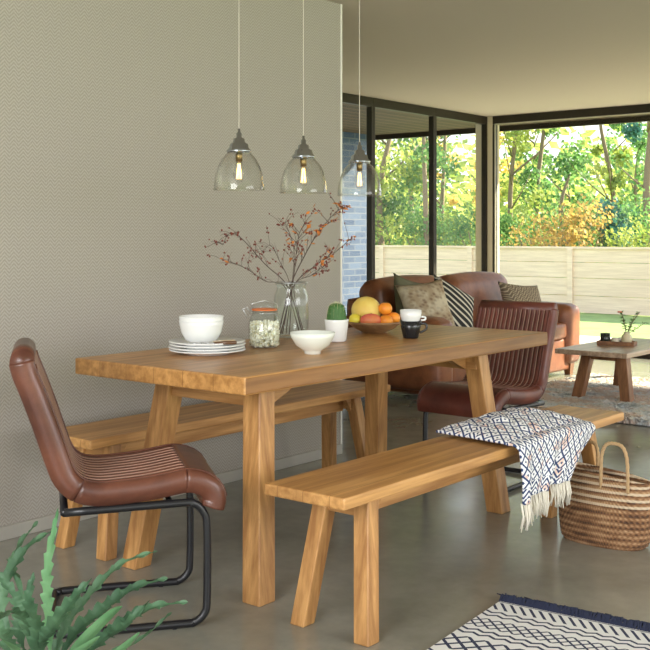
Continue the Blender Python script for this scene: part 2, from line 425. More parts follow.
o.data.materials.append(lf_yellow); p = at(470, 300, 52); o.location = (p.x, p.y, .4); o.scale = (1.0, 1.6, 1)
tag(o, 'hazy distant woodland behind all the garden trees', 'woodland', kind='stuff')

# ---------------------------------------------------------------- trestle-style table and benches
def splay_leg(fx, fy, tx, ty, z1, w):
    h = w/2; mb = MB()
    mb.hexa([(fx-h,fy-h,0),(fx+h,fy-h,0),(fx+h,fy+h,0),(fx-h,fy+h,0)], [(tx-h,ty-h,z1),(tx+h,ty-h,z1),(tx+h,ty+h,z1),(tx-h,ty+h,z1)])
    return mb
def brace_mb(x, y, z, sgn, L, H, th):
    """triangular knee brace from leg towards the middle"""
    mb = MB(); a, b = y-th/2, y+th/2
    mb.hexa([(x,a,z-H),(x,a,z),(x+sgn*L,a,z)][::1], [(x,b,z-H),(x,b,z),(x+sgn*L,b,z)]); return mb
def trestle(t, X0, X1, Y, Z, th, tm, legs, w, rail_h, rail_z, mats, beam_y=.045, beam_h=None):
    mx, my, mz = mats
    MB().bx(X0, X1, -Y, Y, Z-th, Z).build('top', tm, t, bevel=.006)
    for fx, tx, fy, ty in legs:
        for sy in (-1, 1): splay_leg(fx, sy*fy, tx, sy*ty, Z-th, w).build('leg', mz, t, bevel=.004)
        MB().bx(tx-w*.42, tx+w*.42, -ty-w*.35, ty+w*.35, Z-th-rail_h, Z-th).build('cross_rail', my, t, bevel=.003)
    x0, x1 = legs[0][1], legs[1][1]
    MB().bx(x0+w*.4, x1-w*.4, -beam_y/2, beam_y/2, Z-th-(beam_h or rail_h*.9), Z-th).build('centre_beam', mx, t, bevel=.003)
TY = 2.706
t = thing('dining_table', 'large rectangular light oak dining table with splayed square legs', 'table', (3.423, TY, 0))
trestle(t, -1, 1, .42, .77, .058, oak_top, [(-.813, -.715, .305, .215), (.705, .62,   .335, .265)], .078, .085, .63, (oak_x, oak_y, oak_z))
for lx, s_ in ((-.68, 1), (.585, -1)):
    for y in (-.225, .225): brace_mb(lx, y, .712, s_, .20, .085, .03).build('knee_brace', oak_x, t)
t = thing('bench', 'light oak bench in front of the table with a patterned throw on it', 'bench', (3.37, 2.037, 0))
def bench(t, X0=-.965):
    trestle(t, X0, .965, .155, .46, .036, oak_bench, [(-.82, -.755, .125, .075), (.82, .755, .125, .075)], .056, .068, .40, (oak_x, oak_y, oak_z), .07, .078)
    for lx, s_ in ((-.727, 1), (.727, -1)):
        for y in (-.075, .075): brace_mb(lx, y, .424, s_, .05, .075, .026).build('knee_brace', oak_x, t)
bench(t)
t = thing('bench', 'light oak bench behind the table along the herringbone wall', 'bench', (3.42, 3.29, 0))
bench(t, -.92)

# ---------------------------------------------------------------- chairs
PROF = [(-.548,.838),(-.538,.80),(-.516,.745),(-.478,.64),(-.448,.55),(-.418,.485),(-.378,.447),(-.32,.432),(-.24,.434),(-.16,.441),(-.09,.452),(-.045,.457),(-.005,.45),(.028,.43),(.042,.40),(.036,.372)]
def shell_part(path, ribbed, W, th, NR, cap0=True, cap1=True, bolster=True):
    """sweep a ribbed leather section along the profile path (list of (x,z))"""
    bm = bmesh.new(); hw = W/2; n = len(path); rings = []
    M = 120
    for i, (x, z) in enumerate(path):
        a = Vector(path[max(i-1,0)]); b = Vector(path[min(i+1,n-1)]); t = (b-a).normalized(); nr = Vector((t.y*-1, t.x))
        if True: nr = Vector((-t.y, t.x))       # points up on the seat and to the front on the back
        sec = []
        for k in range(M+1):
            y = -hw + W*k/M; e = min(1, (hw-abs(y))/.028)
            r_ = math.sqrt(max(0, 1-(1-e)**2))
            hgt = th/2*r_
            if ribbed and hw-abs(y) > .035:
                q = (y+hw-.035)/(W-.07)*NR; hgt = th/2 - .012 + .012*abs(math.sin(PI*q))**.7
            sec.append((y, hgt))
        for k in range(M, -1, -4):
            y = -hw + W*k/M; e = min(1, (hw-abs(y))/.028); sec.append((y, -th/2*math.sqrt(max(0, 1-(1-e)**2)) if 0 < k < M else -.0001))
        rings.append([bm.verts.new((x+nr.x*h_, y, z+nr.y*h_)) for y, h_ in sec])
    L = len(rings[0])
    for A, B in zip(rings, rings[1:]):
        for k in range(L): bm.faces.new([A[k], A[(k+1)%L], B[(k+1)%L], B[k]])
    if cap0: bm.faces.new(rings[0][::-1])
    if cap1: bm.faces.new(rings[-1])
    bmesh.ops.remove_doubles(bm, verts=bm.verts[:], dist=.0003)
    mb = MB(); mb.bm.free(); mb.bm = bm; return mb
def chair(name, label, loc, rz, m, NR):
    t = thing(name, label, 'chair', loc, rz); W, th = .46, .074; ox = .22
    P = [Vector((a+ox+(.004 if b > .5 else (-.008 if a > -.05 else 0)), b-.005, 0)) for a, b in PROF]
    P = [(v.x, v.y) for v in smooth_path(P, 4)]
    # rounded top edge of the back
    i1, i2 = 24, 44
    o = shell_part(P[:i1+1], True, W, th, NR).build('backrest', m, t, smooth=True)
    o = shell_part(P[i1:i2+1], True, W, th, NR).build('seat', m, t, smooth=True)
    o = shell_part(P[i2:], False, W, th, NR).build('seat_roll', m, t, smooth=True)
    MB().tube([(P[0][0]+.002, -W/2+.022, P[0][1]), (P[0][0]+.002, W/2-.022, P[0][1])], th/2*.98, 18).build('top_roll', m, t, smooth=True)
    r_ = .0125; Z = .374
    pts = []
    def side(y):
        return [(-.20, y, Z+.004), (.14, y, Z+.012), (.19, y, Z+.008), (.219, y, Z-.02), (.23, y, Z-.07), (.23, y, .09), (.222, y, .04), (.19, y, .015), (.15, y, .0135)]
    L = side(-.205)+[(-.17,-.205,.0135),(-.215,-.19,.0135),(-.23,-.15,.0135),(-.23,.15,.0135),(-.215,.19,.0135),(-.17,.205,.0135)]+side(.205)[::-1]
    MB().tube(smooth_path(L, 4), r_, 12).build('frame', black_metal, t, smooth=True)
    MB().tube([(-.20,-.205,Z+.004),(-.20,.205,Z+.004)], r_, 12).build('seat_rail', black_metal, t, smooth=True)
    MB().tube([(.12,-.2,Z+.008),(.12,.2,Z+.008)], .009, 10).build('seat_rail', black_metal, t, smooth=True)
    for x in (.13, -.12):
        for y in (-.205, .205): MB().lathe([(0,0),(.009,0),(.009,.008),(0,.008)], 10, (x, y, -.0005)).build('glide', black_metal, t)
    for j in range(1, NR):
        y = -W/2+.035+(W-.07)*j/NR; q = []
        for i in range(1, len(P)-16):
            a = Vector(P[max(i-1,0)]); b = Vector(P[min(i+1,len(P)-1)]); tt = (b-a).normalized(); q.append((P[i][0]-tt.y*(th/2-.002), y, P[i][1]+tt.x*(th/2-.002)))
        MB().tube(q, .0023, 6).build('seam', seam_m, t, smooth=True)
    for s_ in (-1, 1):   # piping along both inner edges
        q = []
        for i in range(2, len(P)-4, 2):
            a = Vector(P[max(i-1,0)]); b = Vector(P[min(i+1,len(P)-1)]); tt = (b-a).normalized(); q.append((P[i][0]-tt.y*(th/2), s_*(W/2-.03), P[i][1]+tt.x*(th/2)))
        MB().tube(q, .0035, 6).build('piping', m, t, smooth=True)
    return t
g = (.805, -.593)
chair('dining_chair', 'brown ribbed leather chair on black tube legs at near end of the table', (2.463-.22*g[0], 2.55-.22*g[1], 0), math.atan2(g[1], g[0]), lea_near, 10)
chair('dining_chair', 'dark red-brown ribbed leather chair facing us at far end of the table', (4.39+.22, 2.72, 0), PI, lea_far, 15)

# ---------------------------------------------------------------- sofa
t = thing('sofa', 'brown leather sofa with rounded cushions in front of the tall windows', 'sofa', (7.54, 4.63, 0))
MB().soft((0, .0, .185), (2.10, .86, .29), .03).build('base', lea_sofa, t, smooth=True)
for s_ in (-1, 1):
    MB().soft((s_*1.03, -.02, .35), (.25, .90, .52), .07, (.01,0,.015), 12).build('arm', lea_sofa, t, smooth=True)
    MB().soft((s_*.455, -.10, .39), (.90, .72, .15), .045, (0,0,.02), 12).build('seat_cushion', lea_sofa, t, smooth=True)
    MB().soft((s_*.50+.03, .27, .63), (1.0, .26, .46), .10, (0,.02,.03), 14, Matrix.Rotation(R(-8), 3, 'X')).build('back_cushion', lea_sofa, t, smooth=True)
MB().soft((0, .40, .42), (2.06, .12, .62), .04).build('back_frame', lea_sofa, t, smooth=True)
for x in (-1.03, 1.03):
    for y in (-.40, .38): MB().hexa([(x-.025,y-.025,0),(x+.025,y-.025,0),(x+.025,y+.025,0),(x-.025,y+.025,0)], [(x-.04,y-.04,.12),(x+.04,y-.04,.12),(x+.04,y+.04,.12),(x-.04,y+.04,.12)]).build('foot', dk_z, t)
def pillow(name, label, loc, size, rot, m, thick=.15):
    n = 14; mb = MB(); E = Matrix.Rotation(rot[2],3,'Z') @ Matrix.Rotation(rot[0],3,'X') @ Matrix.Rotation(rot[1],3,'Y'); grid = {}
    for sd in (-1, 1):
        for i in range(n+1):
            for j in range(n+1):
                a = 2*i/n-1; b = 2*j/n-1; edge = i in (0,n) or j in (0,n)
                if edge and sd == 1: grid[(sd,i,j)] = grid[(-1,i,j)]; continue
                x = a*size/2*(1-.10*(1-b*b)); z = b*size/2*(1-.10*(1-a*a)); y = sd*thick/2*((1-a**4)*(1-b**4))**.6*(1+.05*math.sin(5*a+3*b))
                grid[(sd,i,j)] = mb.bm.verts.new(E @ Vector((x, y, z)))
        for i in range(n):
            for j in range(n): mb.bm.faces.new([grid[(sd,i,j)], grid[(sd,i+1,j)], grid[(sd,i+1,j+1)], grid[(sd,i,j+1)]])
    o = mb.build(name, m, smooth=True); o.location = loc
    return tag(o, label, 'cushion')
def patmat(name, kind, a, b):
    m = mat(name, a, .9); k = N(m); s = k.sep(k.coord())
    if kind == 'ikat':
        v = k.n('ShaderNodeTexVoronoi'); v.inputs['Scale'].default_value = 26; k.l(k.coord(scale=(1,.3,1.4)), v.inputs['Vector'])
        c = k.ramp(v.outputs['Distance'], [(.15, b), (.5, a)]); c = k.mix(.5, c, k.ramp(k.noise(k.coord(), 9, 3), [(.4,(.35,.24,.16)),(.6,(.8,.75,.6))]), 'MIX')
    elif kind == 'stripe':
        f = k.math('SINE', k.math('MULTIPLY', k.math('ADD', s[0], k.math('MULTIPLY', s[2], .9)), 95)); c = k.ramp(f, [(.45, a), (.55, b)])
    elif kind == 'chevron':
        f = k.math('SINE', k.math('MULTIPLY', k.math('ADD', s[2], k.math('PINGPONG', s[0], .03)), 260)); c = k.ramp(f, [(.4, a), (.6, b)])
    k.color(c); return m
pil_a = patmat('brown_beige_weave', 'ikat', (.52,.43,.29), (.16,.10,.06))
pil_b = patmat('black_white_stripe', 'stripe', (.03,.03,.03), (.72,.69,.60))
pil_c = patmat('taupe_chevron', 'chevron', (.18,.14,.10), (.50,.42,.31))
pil_d = mat('olive_green_linen', (.16,.16,.10), .9)
pillow('cushion', 'plain olive-grey cushion tucked behind the woven beige one on the sofa', (6.80, 4.66, .68), .42, (R(-16), R(14), R(0)), pil_d, .12)
pillow('cushion', 'brown and beige woven cushion on the left half of the sofa', (6.70, 4.46, .66), .43, (R(-22), R(-6), R(-24)), pil_a)
pillow('cushion', 'black and white striped cushion in the middle of the sofa', (7.13, 4.50, .635), .44, (R(-26), R(30), R(-8)), pil_b)
pillow('cushion', 'taupe chevron cushion at the right arm of the sofa', (8.26, 4.50, .60), .44, (R(-30), R(7), R(-20)), pil_c)

# ---------------------------------------------------------------- coffee table, things on it, shaggy rug
t = thing('coffee_table', 'low dark-stained wooden coffee table with splayed legs on the shaggy rug', 'table', (7.53, 3.28, .02))
trestle(t, -.56, .56, .27, .38, .035, dk_top, [(-.36, -.30, .19, .13), (.36, .30, .19, .13)], .075, .05, .3, (dk_x, dk_x, dk_z))
# shag rug
def rug_mesh(x0, x1, y0, y1, n, h, seed):
    rnd = random.Random(seed); bm = bmesh.new()
    for i in range(n):
        p = Vector((rnd.uniform(x0,x1), rnd.uniform(y0,y1), .006)); a = rnd.uniform(0,2*PI); L = h*rnd.uniform(.6,1.2)
        d = Vector((math.cos(a), math.sin(a), 0)); e = Vector((-d.y, d.x, 0))*.009
        q = [p-e, p+e, p+e+d*L*.35+Vector((0,0,L*.8)), p-e+d*L*.35+Vector((0,0,L*.8))]
        r2 = [q[3], q[2], p+e*.4+d*L+Vector((0,0,L*.75)), p-e*.4+d*L+Vector((0,0,L*.75))]
        v = [bm.verts.new(x) for x in q]; v2 = [bm.verts.new(x) for x in r2[2:]]
        bm.faces.new(v); bm.faces.new([v[3], v[2], v2[0], v2[1]])
    return bm
m_shag = mat('grey_beige_shag', (.55,.48,.38), .95); k = N(m_shag)
k.color(k.ramp(k.noise(k.coord(), 3.2, 5, .75), [(.36,(.38,.43,.47)),(.45,(.78,.80,.80)),(.56,(.70,.54,.44)),(.66,(.88,.84,.76))]))
t = thing('shaggy_rug', 'grey and beige shaggy rug under the coffee table', 'rug', (0,0,0))
MB().bx(6.56, 8.4, 2.1, 3.95, .001, .012).build('backing', m_shag, t)
mb = MB(); mb.bm.free(); mb.bm = rug_mesh(6.53, 8.43, 2.2, 3.97, 42000, .045, 5)
tag(mb.build('pile', m_shag, t, norm=False), kind='stuff')

# tray and decor on coffee table
CT = .401
p = at(617, 345, 1072*(CH-CT)/(345-CY0))
t = thing('wooden_tray', 'small dark wooden tray on the coffee table', 'tray', (p.x, p.y, CT), R(12))
MB().bx(-.06,.06,-.13,.13,0,.008).build('tray_base', dk_x, t)
MB().bx(-.064,-.056,-.13,.13,0,.03).bx(.056,.064,-.13,.13,0,.03).bx(-.06,.06,-.134,-.126,0,.03).bx(-.06,.06,.126,.134,0,.03).build('tray_rim', dk_x, t)
TX, TYY = p.x, p.y
def vase_prof(pr, th=.0025):
    inner = [(max(r-th, 0.0005), z+(th if i == 0 else 0)) for i, (r, z) in enumerate(pr)]
    return [(0, pr[0][1])]+pr+inner[::-1]+[(0, pr[0][1]+th)]
def tumbler(loc, label, r, h, m):
    o = MB().lathe(vase_prof([(r*.85,0),(r,h*.4),(r,h)]), 20).build('tealight_glass', m, smooth=True); o.location = loc; return tag(o, label, 'candle holder')
dark_glass = mat('smoked_dark_glass', (.03,.035,.03), .1)
cr_, sr_ = math.cos(R(12)), math.sin(R(12))
def tp(a, b): return (TX+a*cr_-b*sr_, TYY+a*sr_+b*cr_, CT+.008)
tumbler(tp(0, .085), 'dark glass candle holder at the left end of the tray', .036, .075, dark_glass)
o = MB().lathe([(0,0),(.03,0),(.03,.045),(0,.045)], 20).build('pillar_candle', mat('ivory_wax', (.85,.78,.62), .5), smooth=False, bevel=.003); o.location = tp(0, .01); tag(o, 'short ivory candle in the middle of the tray', 'candle')
t = thing('posy_vase', 'round pale glass vase holding a twiggy posy on the tray', 'vase', tp(0, -.07))
MB().lathe(vase_prof([(.025,0),(.042,.03),(.036,.06),(.02,.08),(.024,.09)]), 22).build('vase_body', mat('honey_glass', (.75,.66,.45), .15), t, smooth=True)
rnd = random.Random(8)
mbs, mbl = MB(), MB()
for i in range(9):
    a = rnd.uniform(0, 2*PI); q = rnd.uniform(.03,.13); h = rnd.uniform(.14,.24)
    if i == 0: a, q, h = -PI/2-.3, .17, .17
    P_ = smooth_path([(0,0,.07), (math.cos(a)*q*.4, math.sin(a)*q*.4, h*.65), (math.cos(a)*q, math.sin(a)*q, h)], 4)
    mbs.tube(P_, .0018, 5)
    for pp in P_[3:]:
        for s_ in (-1, 1):
            dd = Vector((rnd.uniform(-1,1), rnd.uniform(-1,1), rnd.uniform(-.2,.8))).normalized()
            e = dd.orthogonal().normalized()
            vs = [mbl.bm.verts.new(pp+x) for x in (Vector((0,0,0)), dd*.012+e*.005, dd*.026, dd*.012-e*.005)]; mbl.bm.faces.new(vs)
ps = thing('posy', 'small leafy posy with one coral flower on the coffee table', 'flowers', tp(0, -.07))
mbs.build('stem', bark, ps); mbl.build('leaf_spray', mat('posy_green', (.10,.22,.05), .6), ps)
mb = MB()
for a in range(6): mb.ball((.0+.012*math.cos(a*1.05), .05+.012*math.sin(a*1.05), .235), .010, 8, 5, (1,1,.6))
mb.build('flower', mat('coral_petals', (.75,.18,.12), .6), ps, smooth=True)

# ---------------------------------------------------------------- pendants
for i, (u, ztop, lab) in enumerate(((239, 1, 'left'), (303.5, 1, 'middle'), (359.5, 1, 'right'))):
    x = (2.829, 3.192, 3.553)[i]; zb = 1.376
    labs = ('nearest of the three clear glass pendants, bell shade with chrome cap', 'middle one of the three clear glass bell pendants over the table', 'farthest of the three clear glass pendants, hanging before the brick wall')
    if i == 0:
        t = thing('pendant_lamp', labs[0], 'pendant lamp', (x, 2.7, zb), 0, 'glass pendants over the dining table')
        pr = [(.0935,0),(.0915,.025),(.087,.055),(.078,.085),(.064,.112),(.046,.132),(.034,.142)]
        g_ = MB().lathe([(r-.001, z) for r, z in pr]+[(r-.0035, z) for r, z in pr[::-1]]+[(pr[0][0]-.001, 0)], 40).build('glass_shade', shade_glass, t, smooth=True)
        MB().tube([(.0922*math.cos(2*PI*q/48), .0922*math.sin(2*PI*q/48), 0) for q in range(48)], .0018, 6, True).build('shade_rim', shade_glass, g_, smooth=True)
        MB().lathe([(0,.136),(.045,.136),(.046,.142),(.036,.152),(.033,.166),(.022,.172),(.020,.186),(.010,.190),(.010,.205),(.005,.210),(.005,.222),(0,.222)], 28).build('cap', chrome, t, smooth=True)
        MB().lathe([(0,.102),(.012,.102),(.013,.136),(0,.136)], 16).build('socket', mat('aged_brass', (.35,.24,.10), .35, 1), t, smooth=True)
        b_ = MB().lathe([(0,.026),(.010,.028),(.019,.042),(.021,.058),(.017,.08),(.010,.102)], 20).build('bulb', shade_glass, t, smooth=True)
        mb = MB()
        for q in range(6):
            a = q*PI/3; mb.tube([(.004*math.cos(a), .004*math.sin(a), .095), (.009*math.cos(a), .009*math.sin(a), .04)], .0014, 5)
        mb.build('filament', filament, b_)
        MB().tube([(0,0,.22), (0,0,ZC-zb)], .0016, 6).build('cord', mat('pale_fabric_cord', (.55,.50,.42), .7), t)
        MB().lathe([(0,ZC-zb-.03),(.03,ZC-zb-.03),(.05,ZC-zb),(0,ZC-zb)], 24).build('ceiling_rose', chrome, t, smooth=True)
        first = t
    else:
        c = copy_tree(first); c.location = (x, 2.7, zb); tag(c, labs[i])

# ---------------------------------------------------------------- tableware
TZ = .7705
PX, PY = 2.815, 2.85
plab = ['bottom white dinner plate of the stack of four', 'second white dinner plate from the bottom of the stack', 'third white dinner plate from the bottom of the stack', 'top white dinner plate of the stack, cutlery lying on it']
first = None
for i in range(4):
    if first is None:
        pr = [(0,.0),(.082,.0),(.085,.004),(.138,.014),(.1425,.0165),(.141,.019),(.086,.0085),(0,.0065)]
        first = MB().lathe(pr, 56).build('dinner_plate', ceramic, smooth=True); o = first; tag(o, None, 'plate', 'stack of four white plates')
    else: o = first.copy(); col.objects.link(o)
    o.location = (PX + (.003, -.002, .003, 0)[i], PY, TZ + i*.0105); tag(o, plab[i])
zt = TZ + 3*.0105 + .0075
bp = [(0,0),(.042,0),(.043,.006),(.060,.014),(.074,.040),(.081,.070),(.083,.086),(.0805,.086),(.078,.070),(.070,.040),(.056,.018),(0,.012)]
o = MB().lathe(bp, 48).build('cereal_bowl', ceramic, smooth=True); o.location = (PX-.012, PY+.018, zt); tag(o, 'lower white bowl of the nested pair on the plates', 'bowl', 'nested white bowls')
o2 = o.copy(); col.objects.link(o2); o2.location = (PX-.012, PY+.018, zt+.0155); tag(o2, 'upper white bowl nested inside another on the plates')
# cutlery lying on the top plate
def cutlery(name, label, a, off, m1, kind):
    t = thing(name, label, 'cutlery', (PX+off[0], PY+off[1], zt+.007), a)
    MB().tube([(-.09,0,.008),(-.045,0,.006),(-.01,0,.006)], [.0065,.0075,.004], 8).build('handle', m1, t, smooth=True)
    if kind == 'spoon': MB().tube([(-.01,0,.006),(.04,0,.004)], .002, 6).ball((.062,0,.005), .018, 12, 6, (1.2,.8,.2)).build('spoon_head', steel, t, smooth=True)
    else:
        mb = MB().tube([(-.01,0,.006),(.035,0,.004)], .002, 6).box((.042,0,.004), (.018,.018,.002))
        for q in (-.0075,-.0025,.0025,.0075): mb.box((.065,q,.004), (.03,.002,.002))
        mb.build('fork_head', steel, t)
dkh = mat('tortoiseshell_handle', (.12,.06,.03), .3)
cutlery('spoon', 'spoon with a mottled dark handle resting on the top plate', math.atan2(-RT.y+.1*FW.y, -RT.x+.1*FW.x), (.030*RT.x-.112*FW.x, .030*RT.y-.112*FW.y), dkh, 'spoon')
cutlery('fork', 'fork with a pale horn handle beside the spoon on the top plate', math.atan2(-RT.y-.16*FW.y, -RT.x-.16*FW.x), (.022*RT.x-.086*FW.x, .022*RT.y-.086*FW.y), mat('horn_handle', (.55,.45,.32), .3), 'fork')

# open cream bowl in front
o = MB().lathe([(0,0),(.030,0),(.031,.010),(.036,.014),(.062,.032),(.080,.062),(.0845,.080),(.082,.080),(.077,.062),(.058,.036),(.030,.020),(0,.018)], 48).build('footed_bowl', cream_ceramic, smooth=True)
o.location = (3.062, 2.546, TZ); tag(o, 'wide white footed bowl standing alone near the front edge of the table', 'bowl')

# storage jar
JX, JY = 3.125, 2.845
t = thing('storage_jar', 'clip-top glass jar filled with pale shelled seeds beside the plates', 'jar', (JX, JY, TZ))
MB().lathe(vase_prof([(.052,0),(.060,.008),(.063,.05),(.061,.10),(.050,.125),(.046,.132),(.047,.145)], .003), 36).build('glass_body', jar_glass, t, smooth=True)
MB().lathe([(0,.150),(.049,.150),(.050,.162),(.044,.172),(.030,.178),(0,.180)], 32).build('glass_lid', jar_glass, t, smooth=True)
MB().tube([(.047*math.cos(2*PI*q/36), .047*math.sin(2*PI*q/36), .1475) for q in range(36)], .0035, 8, True).build('rubber_seal', mat('orange_rubber', (.65,.17,.05), .5), t, smooth=True)
mb = MB()
mb.tube([(.053*math.cos(2*PI*q/36), .053*math.sin(2*PI*q/36), .135) for q in range(36)], .0016, 6, True)
lx, ly = -RT.x, -RT.y
mb.tube([(lx*.053,ly*.053,.135),(lx*.068,ly*.068,.155),(lx*.085,ly*.085,.15),(lx*.066,ly*.066,.115),(lx*.055,ly*.055,.125)], .002, 6)
mb.tube([(lx*.055,ly*.055,.145),(lx*.05,ly*.05,.170),(0,0,.183),(-lx*.05,-ly*.05,.170),(-lx*.055,-ly*.055,.14)], .0018, 6)
mb.build('wire_clip', steel, t, smooth=True)
rnd = random.Random(3); mb = MB()
for i in range(900):
    a = rnd.uniform(0,2*PI); r_ = .056*math.sqrt(rnd.uniform(.25,1)); z = rnd.uniform(.008,.098)
    mb.ball((r_*math.cos(a), r_*math.sin(a), z), .0062, 6, 4, (1, rnd.uniform(.6,1), rnd.uniform(.7,1.2)))
m_seed = mat('pale_seed', (.72,.68,.48), .7); k = N(m_seed); k.color(k.ramp(k.noise(k.coord(), 90, 2), [(.38,(.66,.58,.34)),(.5,(.92,.90,.78))]))
tag(mb.build('seeds', m_seed, t), kind='stuff')

# glass vase with berry branches
VX, VY = 3.50, 3.03
VP = [(.066,0),(.072,.010),(.075,.06),(.076,.13),(.074,.18),(.063,.208),(.064,.222),(.072,.236)]
t = thing('glass_vase', 'clear glass vase with a flared rim holding the berry branches', 'vase', (VX, VY, TZ))
MB().lathe(vase_prof(VP, .003), 40).build('vase_body', jar_glass, t, smooth=True)
MB().tube([(.069*math.cos(2*PI*q/40), .069*math.sin(2*PI*q/40), .236) for q in range(40)], .003, 6, True).build('rim', steel, t, smooth=True)
twig = mat('dark_twig', (.09,.055,.045), .8); berry = mat('red_berry', (.20,.035,.022), .4); oleaf = mat('rust_leaf', (.62,.20,.03), .6)
D0 = 4.62
branches = [
 ([(303,333),(288,290),(265,264),(241,238),(229,234),(223,245)], 'twiggy berry branch reaching furthest left out of the vase', .0026),
 ([(300,332),(285,292),(265,281),(245,268),(221,259)], 'low berry branch drooping to the left of the vase', .002),
 ([(284,334),(290,290),(280,262),(270,245),(262,256)], 'short thin branch just left of the centre of the vase', .0018),
 ([(288,334),(292,285),(294,250),(286,225),(283,226)], 'upright branch with berries near its tip at the centre', .0022),
 ([(278,335),(292,286),(296,255),(299,235),(305,222)], 'upright leafy branch rising right of the centre', .0026),
 ([(276,334),(290,288),(305,255),(318,233),(336,212),(344,208)], 'branch with rust-orange leaves curving up to the right', .003),
 ([(280,336),(293,289),(315,266),(333,254),(349,240)], 'slim berry branch spreading furthest right over the brick wall', .0024),
 ([(305,333),(294,292),(312,275),(322,268),(326,272)], 'short low branch on the right side of the vase', .0018),
]
for bi, (pts, lab, rr) in enumerate(branches):
    rnd = random.Random(50+bi)
    d = D0; P_ = []
    for q, (u, v) in enumerate(pts):
        pp = at(u, v, D0 + (.0 if q < 2 else rnd.uniform(-.10,.10)*(q-1)*.5)); 
        if q == 0:
            c = Vector((VX, VY, TZ+.012)); off = (u-290)*D0/CF; pp = c + RT*off*.9 + FW*rnd.uniform(-.03,.03)
        P_.append(pp)
    # keep the stem inside the neck
    v1 = P_[1]; c = Vector((VX, VY, 0)); h = Vector((v1.x, v1.y, 0)) - c
    if h.length > .040: h = h.normalized()*.040
    P_[1] = Vector((c.x+h.x, c.y+h.y, TZ+.215))
    base = P_[0].copy(); P_ = [q - base for q in P_]
    t = thing('berry_branch', lab, 'branch', base, 0, 'berry branches in the glass vase')
    path = smooth_path(P_, 8); n = len(path); st = MB(); be = MB(); le = MB()
    st.tube(path, [rr*(1-.65*i/(n-1)) for i in range(n)], 6)
    nb = 0
    for i in range(int(n*.36), n, 1):
        if rnd.random() < .8:
            tt = (path[min(i+1,n-1)]-path[i-1]).normalized()
            dd = (tt*rnd.uniform(.5,1.1) + RT*rnd.uniform(-1,1) + Vector((0,0,rnd.uniform(-.2,.8))) + FW*rnd.uniform(-.5,.5)).normalized()
            L = rnd.uniform(.03,.095); q1 = path[i]+dd*L*.5+Vector((0,0,.006)); q2 = path[i]+dd*L
            st.tube([path[i], q1, q2], [rr*.45, rr*.35, rr*.25], 5)
            for q in range(rnd.randint(1, 3)):
                w_ = path[i].lerp(q2, rnd.uniform(.5,1.05)); be.ball(w_+Vector((rnd.uniform(-.008,.008), rnd.uniform(-.008,.008), rnd.uniform(-.004,.01))), rnd.uniform(.0030,.0048), 7, 5)
            if (bi in (4,5,6) and rnd.random() < .55) or rnd.random() < .04:
                for q in range(4 if bi == 5 else 2):
                    w_ = path[i].lerp(q2, rnd.uniform(.2,1.1)); e = Vector((rnd.gauss(0,1),rnd.gauss(0,1),rnd.gauss(0,1))).normalized(); f_ = e.orthogonal().normalized()
                    s_ = rnd.uniform(.008,.017)
                    le.bm.faces.new([le.bm.verts.new(w_+x) for x in (Vector((0,0,0)), e*s_+f_*s_*.5, e*s_*2.0, e*s_-f_*s_*.5)])
    st.build('stem', twig, t, smooth=True); tag(be.build('berries', berry, t, smooth=True), kind='stuff')
    if len(le.bm.faces): tag(le.build('leaves', oleaf, t), kind='stuff')

# cactus in white pot
t = thing('cactus_pot', 'tapered white ceramic pot holding a round cactus', 'pot', (3.475, 2.76, TZ))
MB().lathe([(0,0),(.036,0),(.041,.006),(.050,.085),(.0505,.092),(.046,.092),(.045,.080),(0,.078)], 36).build('pot', ceramic, t, smooth=True)
MB().lathe([(0,.079),(.044,.079),(.044,.084),(0,.086)], 24).build('soil', mat('dark_soil', (.05,.035,.025), .95), t)
c_ = MB(); rings = 16; seg = 48; rs = []
for k_ in range(rings+1):
    a = PI*.5*k_/rings; row = []
    for q in range(seg):
        r_ = .038*(math.cos(a)**.7 if k_ < rings else 0)*(1+.08*math.cos(16*2*PI*q/seg))
        row.append((r_*math.cos(2*PI*q/seg), r_*math.sin(2*PI*q/seg), .083+.028*min(1, k_/rings*2)+.048*math.sin(a)-.004*(k_ == rings)))
    rs.append([c_.bm.verts.new(x) for x in row])
for A, B in zip(rs, rs[1:]):
    for q in range(seg): c_.bm.faces.new([A[q], A[(q+1)%seg], B[(q+1)%seg], B[q]])
ct = c_.build('cactus_body', mat('cactus_green', (.055,.15,.035), .6), t, smooth=True)
sp = MB(); rnd = random.Random(4)
for q in range(220):
    k_ = rnd.randint(1, rings-1); v_ = Vector(rnd.choice([x for x in range(1)]) and (0,0,0) or (0,0,0)); a = PI*.5*k_/rings; b = rnd.randint(0,15)*2*PI/16
    r_ = .038*math.cos(a)**.7*1.08; p_ = Vector((r_*math.cos(b), r_*math.sin(b), .083+.028*min(1, k_/rings*2)+.048*math.sin(a))); n_ = Vector((math.cos(b)*math.cos(a), math.sin(b)*math.cos(a), math.sin(a)+.2)).normalized()
    sp.tube([p_, p_+n_*.006+Vector((rnd.uniform(-.003,.003),)*3)], [.0006,.0002], 3)
tag(sp.build('spines', mat('pale_spine', (.55,.55,.30), .6), ct), kind='stuff')

